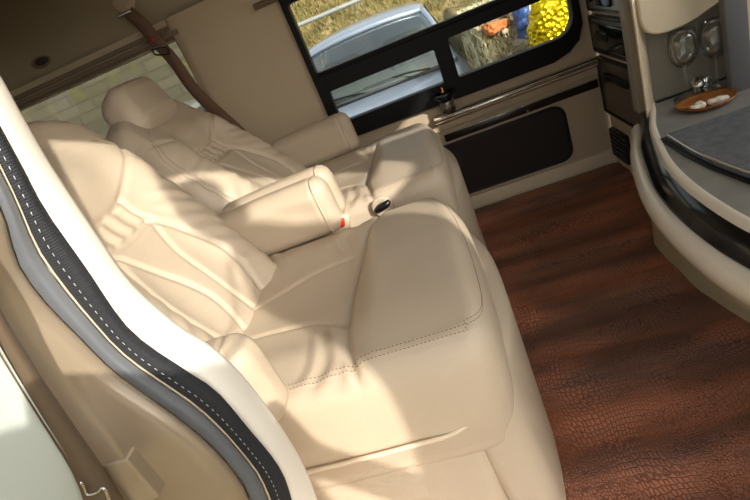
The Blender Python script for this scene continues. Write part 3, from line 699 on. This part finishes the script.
# ---- parked car
CARW = M('silver_blue_paint', (168, 182, 206), .28, .35, coat=.8)
CARP = M('pearl_white_paint', (214, 220, 226), .28, .1, coat=.8)
RUB = M('tyre_rubber', (22, 22, 22), .8); DARKIN = M('dark_car_cabin', (150, 158, 146), .8)
SCREEN = Glass('windscreen_glass', (.74, .84, .79), .38)
LAMPM = M('headlamp_lens', (214, 218, 220), .08, .2)
def car(name, loc, paint, label):
    T = thing(name, loc, label, 'car')
    # local: x lateral, y backwards (nose at y=0), z up from ground.  stations of the body outline
    def section(y, hw, top, bot, crown, sh_):
        P = []
        for k in range(25):
            u = -1+2*k/24; x = hw*math.copysign(abs(math.sin(u*math.pi/2))**.9, u) if u else 0
            z = top-crown*abs(u)**2.2-sh_*max(0, abs(u)-.82)**1.3*6
            P.append((x, y+(.16*abs(u)**2.5 if y < .5 else 0), z))
        P = [(-hw*.97, y+(.16 if y < .5 else 0), bot)]+[(-hw, y+(.16 if y < .5 else 0), bot+.15)]+P+[(hw, y+(.16 if y < .5 else 0), bot+.15), (hw*.97, y+(.16 if y < .5 else 0), bot)]
        return P
    st_ = [(0.0, .66, .50, .20, .03, .02), (.02, .70, .62, .18, .05, .03), (.08, .74, .72, .18, .06, .04), (.25, .78, .80, .2, .07, .06), (.55, .81, .87, .2, .07, .08), (.95, .83, .93, .2, .07, .09), (1.08, .83, .95, .2, .07, .09), (1.9, .84, .93, .2, .05, .05), (2.9, .84, .95, .2, .05, .05), (3.5, .82, .96, .2, .06, .06), (3.95, .76, .90, .25, .06, .05), (4.1, .70, .70, .3, .04, .03)]
    loft('body', [section(*s) for s in st_], paint, T)
    # greenhouse: roof, pillars, glass
    def ring(y, hw, z, crown, yc=.0): return [(hw*u, y+yc*u*u, z-crown*abs(u)**2.4) for u in np.linspace(-1, 1, 17)]
    base = ring(.99, .70, .955, .05, .22); topw = ring(1.66, .585, 1.40, .045, .12)
    loft('windscreen', [[tuple(np.array(a)*(1-t)+np.array(b)*t+np.array((0, -.05*math.sin(math.pi*t), .02*math.sin(math.pi*t)))) for a, b in zip(base, topw)] for t in np.linspace(0, 1, 7)], SCREEN, T)
    rf = [ring(1.66, .585, 1.402, .045, .12), ring(1.72, .60, 1.425, .05, .11), ring(1.95, .61, 1.45, .055, .05), ring(2.5, .61, 1.455, .055, 0), ring(3.0, .58, 1.42, .05, -.05), ring(3.15, .55, 1.38, .05, -.08)]
    loft('roof', rf, paint, T, -.03)
    for s in (-1, 1):
        tube('front_pillar', [(s*.73, 1.18, .93), (s*.70, 1.36, 1.06), (s*.645, 1.62, 1.27), (s*.605, 1.80, 1.375)], .028, paint, T, 10, smooth=4)
        tube('roof_rail', [(s*.605, 1.80, 1.375), (s*.625, 2.2, 1.40), (s*.61, 2.7, 1.39), (s*.56, 3.15, 1.33)], .022, paint, T, 10, smooth=4)
        tube('rear_pillar', [(s*.56, 3.13, 1.34), (s*.66, 3.45, 1.15), (s*.72, 3.7, .96)], .05, paint, T, 10, smooth=4)
        tube('centre_pillar', [(s*.62, 2.28, 1.39), (s*.72, 2.25, 1.15), (s*.79, 2.24, .92)], .028, BLACKP, T, 8, smooth=3)
        loft('side_glass', [[(s*.80, 1.25, .92), (s*.81, 2.2, .92), (s*.79, 3.4, .94)], [(s*.65, 1.72, 1.27), (s*.67, 2.2, 1.30), (s*.63, 3.12, 1.26)], [(s*.61, 1.84, 1.37), (s*.62, 2.2, 1.395), (s*.57, 3.05, 1.35)]], SCREEN, T)
        mr = puffy('wing_mirror', (.075, .04, .045), .035, (10, 8, 8), None, BLACKP, T); mr.location = (s*.93, 1.42, 1.0)
        tube('mirror_arm', [(s*.80, 1.40, .96), (s*.88, 1.41, .98)], .018, BLACKP, mr, 8).location = (-s*.93, -1.42, -1.0)
        hl = puffy('headlight', (.14, .06, .065), .05, (14, 8, 8), lambda P, N: np.c_[P[:, 0], P[:, 1]+abs(P[:, 0])*.5, P[:, 2]], LAMPM, T); hl.location = (s*.56, .13, .66); hl.rotation_euler = (-.35, 0, s*.45)
        for yy in (.72, 3.3):
            lathe('wheel', [(0, -.09), (.19, -.09), (.20, -.11), (.30, -.11), (.32, -.08), (.32, .08), (.30, .11), (.20, .11), (.19, .09), (0, .09)], RUB, T, 28, (s*.76, yy, .32), Matrix.Rotation(math.pi/2, 3, 'Y'))
    box('cowl', (0, 1.06, .945), (1.36, .10, .02), BLACKP, T, r=.008)
    rg = ring(3.15, .55, 1.38, .05, -.08); loft('rear_glass', [rg, ring(3.72, .66, .97, .04, -.1)], SCREEN, T)
    for (a_, b_) in (((.50, 1.02, .965), (-.10, 1.10, 1.0)), ((-.05, 1.02, .965), (-.62, 1.16, 1.0))):
        wp = tube('wiper', [a_, (a_[0]*.6+b_[0]*.4, 1.05, 1.0), b_], .009, BLACKP, T, 6, smooth=4)
        b2 = tube('wiper_blade', [(b_[0]+.32, b_[1]-.045, .985), (b_[0]-.18, b_[1]+.03, .99)], .007, BLACKP, wp, 6)
    box('dashboard', (0, 1.42, .93), (1.30, .50, .10), DARKIN, T, r=.04)
    for s in (-.34, .34):
        p_ = puffy('front_seat', (.22, .08, .32), .07, (10, 8, 12), None, M('car_seat_fabric', (110, 108, 100), .9), T); p_.location = (s, 2.15, .90)
    tube('steering_wheel', [(.34+.17*math.cos(a), 1.72-.06*math.sin(a), 1.0+.15*math.sin(a)) for a in np.linspace(0, 6.0, 20)], .013, BLACKP, T, 8)
    boxes('grille', [((0, -.005, .52), (.62, .03, .06)), ((0, .01, .36), (.9, .03, .10))], BLACKP, T, .01)
    box('number_plate', (0, -.02, .42), (.44, .012, .12), M('plate_blue', (60, 90, 170), .5), T, r=.004)
    bd = lathe('bonnet_badge', [(0, .006), (.04, .004), (.045, 0)], CHROME, T, 20, (0, .16, .77), Matrix.Rotation(.35, 3, 'X'))
    return T
car('parked_car', (-.41, 3.46, -.74), CARW, 'silver-blue car parked nose-on outside the far window, windscreen in view')
car('parked_car', (-3.05, 3.55, -.80), CARP, 'white car parked beyond the rear side window, only its roof showing')
# leaves on the cowl
LEAF = M('yellow_leaf', (226, 176, 40), .6)
for i, (x, z_, y_) in enumerate([(-.80, .185, 4.50), (.02, .235, 4.50)]):
    v = [(-.035, 0, 0), (-.015, -.012, .012), (.01, -.014, .016), (.035, 0, .006), (.01, .014, .016), (-.015, .012, .012)]
    o = mesh('fallen_leaf', v+[(a, b, c-.004) for a, b, c in v], [(0, 1, 2, 3, 4, 5), (11, 10, 9, 8, 7, 6)]+[(k, (k+1) % 6, (k+1) % 6+6, k+6) for k in range(6)], LEAF)
    o.location = (x, y_, z_+.0); tag(o, ['yellow fallen leaf at the left end of the car wiper cowl', 'yellow fallen leaf near the right wiper of the parked car'][i], 'leaf')
# bank of stone slabs beyond the rear window
def stone_mat():
    m = bpy.data.materials.new('weathered_stone_blocks'); m.use_nodes = True; t = m.node_tree; n = t.nodes; L = t.links; p = n['Principled BSDF']; p.inputs['Roughness'].default_value = .9
    tc = n.new('ShaderNodeTexCoord'); mp = n.new('ShaderNodeMapping'); mp.inputs['Rotation'].default_value = (math.pi/2, 0, 0); L.new(tc.outputs['Object'], mp.inputs[0])
    b = n.new('ShaderNodeTexBrick'); b.inputs['Scale'].default_value = 1.0; b.inputs['Brick Width'].default_value = .75; b.inputs['Row Height'].default_value = .17; b.inputs['Mortar Size'].default_value = .012
    b.inputs['Color1'].default_value = lin(120, 116, 100); b.inputs['Color2'].default_value = lin(136, 132, 116); b.inputs['Mortar'].default_value = lin(104, 99, 84); L.new(mp.outputs[0], b.inputs['Vector'])
    a = n.new('ShaderNodeTexNoise'); a.inputs['Scale'].default_value = 3; a.inputs['Detail'].default_value = 8; L.new(tc.outputs['Object'], a.inputs['Vector'])
    r = n.new('ShaderNodeMapRange'); r.inputs[1].default_value = .52; r.inputs[2].default_value = .66; L.new(a.outputs['Fac'], r.inputs[0])
    mx = n.new('ShaderNodeMix'); mx.data_type = 'RGBA'; mx.inputs[7].default_value = lin(134, 132, 90); L.new(r.outputs[0], mx.inputs[0]); L.new(b.outputs['Color'], mx.inputs[6]); L.new(mx.outputs[2], p.inputs['Base Color'])
    return m
sw = box('stone_wall', (-6.4, 8.6, .5), (8.0, .4, 3.2), stone_mat(), r=.02); sw.rotation_euler.z = .0
tag(sw, 'weathered stone block wall with moss beyond the rear side window', 'wall')
# trash on the mound
def gz(x, y): return hz_(x, y)
def crump(name, loc, half, mat, label, cat, seed=0, rz=0, amp=.35, kids=None, group=None):
    def wp(P, N):
        d = np.array([noise.noise(Vector((a*9/half[0]*.12, b*9/half[0]*.12, c*9/half[0]*.12+seed))) for a, b, c in P]); d2 = np.array([noise.noise(Vector((a*30/half[0]*.12, b*30/half[0]*.12, c*30/half[0]*.12+seed))) for a, b, c in P])
        return P*(1+amp*d[:, None]+amp*.35*d2[:, None])
    o = puffy(name, half, min(half)*.9, (44, 36, 36), wp, mat); o.location = loc; o.rotation_euler.z = rz
    return tag(o, label, cat, group)
FOIL = M('yellow_foil', (236, 206, 20), .22, .75, bump=0)
t = FOIL.node_tree; vv = t.nodes.new('ShaderNodeTexVoronoi'); vv.inputs['Scale'].default_value = 34; b_ = t.nodes.new('ShaderNodeBump'); b_.inputs['Strength'].default_value = 1; b_.inputs['Distance'].default_value = .015
tc = t.nodes.new('ShaderNodeTexCoord'); t.links.new(tc.outputs['Object'], vv.inputs['Vector']); t.links.new(vv.outputs['Distance'], b_.inputs['Height']); t.links.new(b_.outputs[0], t.nodes['Principled BSDF'].inputs['Normal'])
crump('yellow_foil_bag', (.93, 3.22, gz(.93, 3.22)+.30), (.25, .10, .31), FOIL, 'shiny yellow foil bag standing on the rubbish mound at right of the window', 'bag', 2, 0, .25)
crump('blue_bag', (.715, 3.55, gz(.715, 3.55)+.13), (.05, .05, .17), M('blue_plastic_bag', (70, 104, 176), .35), 'blue plastic bag beside the yellow foil bag on the mound', 'bag', 5, .3, .3)
crump('cardboard_scrap', (.54, 3.60, gz(.54, 3.60)+.06), (.075, .06, .03), M('orange_cardboard', (214, 132, 78), .8), 'crumpled orange-brown cardboard scrap on the rubbish mound', 'rubbish', 9, .4, .5)
crump('white_plastic_scrap', (.60, 3.72, gz(.60, 3.72)+.04), (.09, .05, .035), M('white_plastic_scrap', (226, 220, 208), .6), 'white plastic scrap lying behind the cardboard on the mound', 'rubbish', 12, .2, .5)
crump('grey_stone', (.655, 3.50, gz(.655, 3.50)+.03), (.05, .04, .04), M('grey_stone', (160, 152, 138), .9, var=.3), 'rounded grey stone in straw between cardboard and blue bag', 'stone', 15, 0, .3)
pebs = [M('pebble_%s' % k_, cc, .9) for k_, cc in (('cream', (222, 212, 190)), ('brown', (132, 108, 80)), ('tan', (196, 168, 128)))]
for i in range(36):
    x = random.uniform(.48, .98); y = random.uniform(3.1, 4.1); s_ = random.uniform(.014, .032)
    o = puffy('wood_chip', (s_*1.5, s_*.8, s_*.6), s_*.5, (6, 6, 4), None, pebs[i % 3]); o.location = (x, y, hz_(x, y)+s_*.5+.01); o.rotation_euler = (random.uniform(-.3, .3), random.uniform(-.4, .4), random.uniform(0, 3))
    tag(o, 'small chip of wood or stone scattered in the straw of the rubbish mound', 'chip', 'chips scattered on the mound')

# ================================================================== PERSON TAKING THE PICTURE (stands outside the doorway)
def skin(name, J, mat, parent, sub=2):
    """J: dict name -> (pos, radius, parent name)"""
    me = bpy.data.meshes.new(name); ks = list(J); me.from_pydata([J[k][0] for k in ks], [(ks.index(J[k][2]), ks.index(k)) for k in ks if J[k][2]], []); me.update()
    o = link(bpy.data.objects.new(name, me)); sk = o.modifiers.new('skin', 'SKIN'); sk.use_smooth_shade = True
    for i, k in enumerate(ks):
        q = me.skin_vertices[0].data[i]; r_ = J[k][1]; q.radius = r_ if hasattr(r_, '__len__') else (r_, r_); q.use_root = (i == 0)
    sb_ = o.modifiers.new('sub', 'SUBSURF'); sb_.levels = sub; sb_.render_levels = sub
    dg = bpy.context.evaluated_depsgraph_get(); m2 = bpy.data.meshes.new_from_object(o.evaluated_get(dg)); bpy.data.objects.remove(o)
    m2.materials.clear(); m2.materials.append(mat); m2.polygons.foreach_set('use_smooth', [True]*len(m2.polygons)); m2.name = name
    return link(bpy.data.objects.new(name, m2), parent)
SKINM = M('skin', (206, 160, 130), .5); JACK = M('dark_jacket', (52, 54, 62), .85, bump=.4, bscale=200); JEAN = M('blue_jeans', (60, 70, 96), .85, bump=.4, bscale=300); HAIR = M('black_hair', (24, 20, 18), .6, bump=.8, bscale=300); SHOE = M('dark_shoes', (36, 34, 34), .6)
PX, PY = .62, -.21
P_ = thing('person', (PX+.035, PY, -.22), 'person in dark jacket standing outside the doorway, casting shadow on the near chair', 'person')
W_ = lambda x, y, z: (x-PX, y-PY, z+.22)
body = {'pelvis': (W_(.62, -.23, .70), .15, None), 'belly': (W_(.62, -.21, .88), (.20, .12), 'pelvis'), 'chest': (W_(.62, -.20, 1.06), (.215, .12), 'belly'), 'upper': (W_(.60, -.185, 1.17), (.18, .10), 'chest'), 'neck': (W_(.47, -.17, 1.23), .085, 'upper'), 'neck2': (W_(.41, -.145, 1.30), .065, 'neck')}
hand_l = (.045, -.035, .825); hand_r = (.745, -.17, .56)
for s_, sh_, el, wr in (('l', (.445, -.18, 1.15), (.420, -.20, .585), (.110, -.075, .720)), ('r', (.74, -.18, 1.17), (.79, -.22, .89), (.760, -.18, .64))):
    body['sh'+s_] = (W_(*sh_), .07, 'upper'); body['ua'+s_] = (W_(*[(a+b)/2 for a, b in zip(sh_, el)]), .045, 'sh'+s_); body['el'+s_] = (W_(*el), .036, 'ua'+s_)
    body['fa'+s_] = (W_(*[a*.6+b*.4 for a, b in zip(el, wr)]), .033, 'el'+s_); body['wr'+s_] = (W_(*wr), (.030, .024), 'fa'+s_)
    hx_ = hand_l if s_ == 'l' else hand_r
    body['pa'+s_] = (W_(*[(a+b)/2 for a, b in zip(wr, hx_)]), (.034, .018), 'wr'+s_); body['pb'+s_] = (W_(*hx_), (.034, .015), 'pa'+s_)
for sgn, q in ((-1, 'L'), (1, 'R')):
    body['hip'+q] = (W_(.62+sgn*.09, -.23, .60), .10, 'pelvis'); body['kn'+q] = (W_(.62+sgn*.11, -.20, .22), .062, 'hip'+q); body['cf'+q] = (W_(.62+sgn*.11, -.22, .06), .055, 'kn'+q); body['an'+q] = (W_(.62+sgn*.12, -.23, -.14), .038, 'cf'+q); body['to'+q] = (W_(.62+sgn*.13, -.11, -.185), .032, 'an'+q)
tag(skin('body', body, JACK, P_), 'body in dark jacket')
# fingers curled round the two ends of the phone
def finger(nm, base, mid, tip, r0): 
    J = {'a': (W_(*base), r0, None), 'b': (W_(*mid), r0*.92, 'a'), 'c': (W_(*[(x*.45+y*.55) for x, y in zip(mid, tip)]), r0*.86, 'b'), 'd': (W_(*tip), r0*.7, 'c')}
    skin(nm, J, SKINM, P_, 1)
for k, ln in enumerate((.92, 1.0, .95, .8)):
    dz = .030-.020*k; hc = hand_l
    finger('finger', (hc[0]-.004, hc[1], hc[2]+dz*.6), (hc[0]-.016, hc[1]+.004, hc[2]+dz+.020*ln), (hc[0]-.044*ln, hc[1]+.006, hc[2]+dz+.032), .0085)
    hc = hand_r; dy = -.030+.020*k
    finger('finger', (hc[0], hc[1]+dy, hc[2]-.01), (hc[0]-.006, hc[1]+dy, hc[2]-.045*ln), (hc[0]-.028, hc[1]+dy, hc[2]-.078*ln), .0085)
finger('thumb', (hand_l[0]+.004, hand_l[1]-.010, hand_l[2]), (hand_l[0]-.008, hand_l[1]-.012, hand_l[2]+.026), (hand_l[0]-.026, hand_l[1]-.004, hand_l[2]+.044), .0095)
finger('thumb', (hand_r[0]-.006, hand_r[1]+.030, hand_r[2]+.010), (hand_r[0]-.020, hand_r[1]+.045, hand_r[2]-.020), (hand_r[0]-.028, hand_r[1]+.040, hand_r[2]-.045), .0095)
# head with face, ears and hair
hc = Vector(W_(.395, -.13, 1.385)); HR = Matrix.Rotation(.35, 3, 'Z') @ Matrix.Rotation(-.45, 3, 'X')
def hdw(P, N):
    x, y, z = P.T; y = y-.012*np.clip(-z/.11, 0, 1)*(y < 0)
    x = x*(1-.28*np.clip(-z/.12, 0, 1)**1.5)
    nose = .022*np.exp(-(x/.012)**2)*np.exp(-((z+.018)/.020)**2)*(y > 0); eye = .008*(np.exp(-((np.abs(x)-.032)/.013)**2)*np.exp(-((z-.008)/.010)**2))*(y > 0)
    lips = .005*np.exp(-(x/.022)**2)*np.exp(-((z+.055)/.007)**2)*(y > 0); chin = .008*np.exp(-(x/.025)**2)*np.exp(-((z+.092)/.018)**2)*(y > 0)
    return np.c_[x, y+nose-eye+lips+chin, z]
hd = puffy('head', (.078, .095, .120), .077, (30, 30, 36), hdw, SKINM, P_); hd.matrix_local = Matrix.Translation(hc) @ HR.to_4x4()
for sg in (-1, 1):
    ear = puffy('ear', (.008, .018, .030), .0075, (6, 8, 10), None, SKINM, hd); ear.location = (sg*.080, -.005, -.005)
    ey = puffy('eye', (.011, .008, .007), .0068, (10, 8, 8), None, M('eye_dark', (40, 30, 26), .2), hd); ey.location = (sg*.032, .085, .008)
hrp = puffy('hair', (.086, .092, .085), .075, (30, 30, 24), lambda P, N: np.c_[P[:, 0], P[:, 1]-.018-.02*np.clip(P[:, 1]/.09, 0, 1)*np.clip(-P[:, 2]/.05+1, 0, 1), P[:, 2]+.052], HAIR, hd)
# phone held in the two hands, just behind the viewpoint
phc = Vector((0, 0, .92))-fw*.022-Rr*.020-Uu*.046
ph = thing('mobile_phone', phc, 'thin black mobile phone held sideways in the doorway', 'phone')
ph.rotation_euler = Matrix(((Rr.x, Uu.x, -fw.x), (Rr.y, Uu.y, -fw.y), (Rr.z, Uu.z, -fw.z))).to_euler()
panel('phone_case', [rrect(-.078, -.037, .078, .037, .008)], .008, BLACKP, ph, bevel=.002)
panel('phone_screen', [rrect(-.074, -.034, .074, .034, .006)], .001, BLACKG, ph, Matrix.Translation((0, 0, .0045)))

bagm = M('shade_bag_canvas', (120, 96, 72), .85, bump=.5, bscale=150)
sbag = thing('shade_bag', (-.025, -.20, .790), 'brown bag shape added out of view outside the doorway to shade its lower left', 'bag')  # unseen bag, added only to shade the lower left of the doorway
puffy('shade_bag_body', (.24, .05, .225), .045, (24, 12, 24), lambda P, N: np.c_[P[:, 0]*(1+.10*np.clip(-P[:, 2]/.19, -.6, 1)), P[:, 1], P[:, 2]-.25*np.clip(P[:, 0]+.05, -1, 0)*(P[:, 2] > 0)], bagm, sbag)
tube('shade_bag_strap', [(.17, 0, .20), (.27, .0, .24), (.34, .03, .30), (.39, .04, .40), (.44, .0, .45), (.45, -.06, .42)], .004, bagm, sbag, smooth=4)
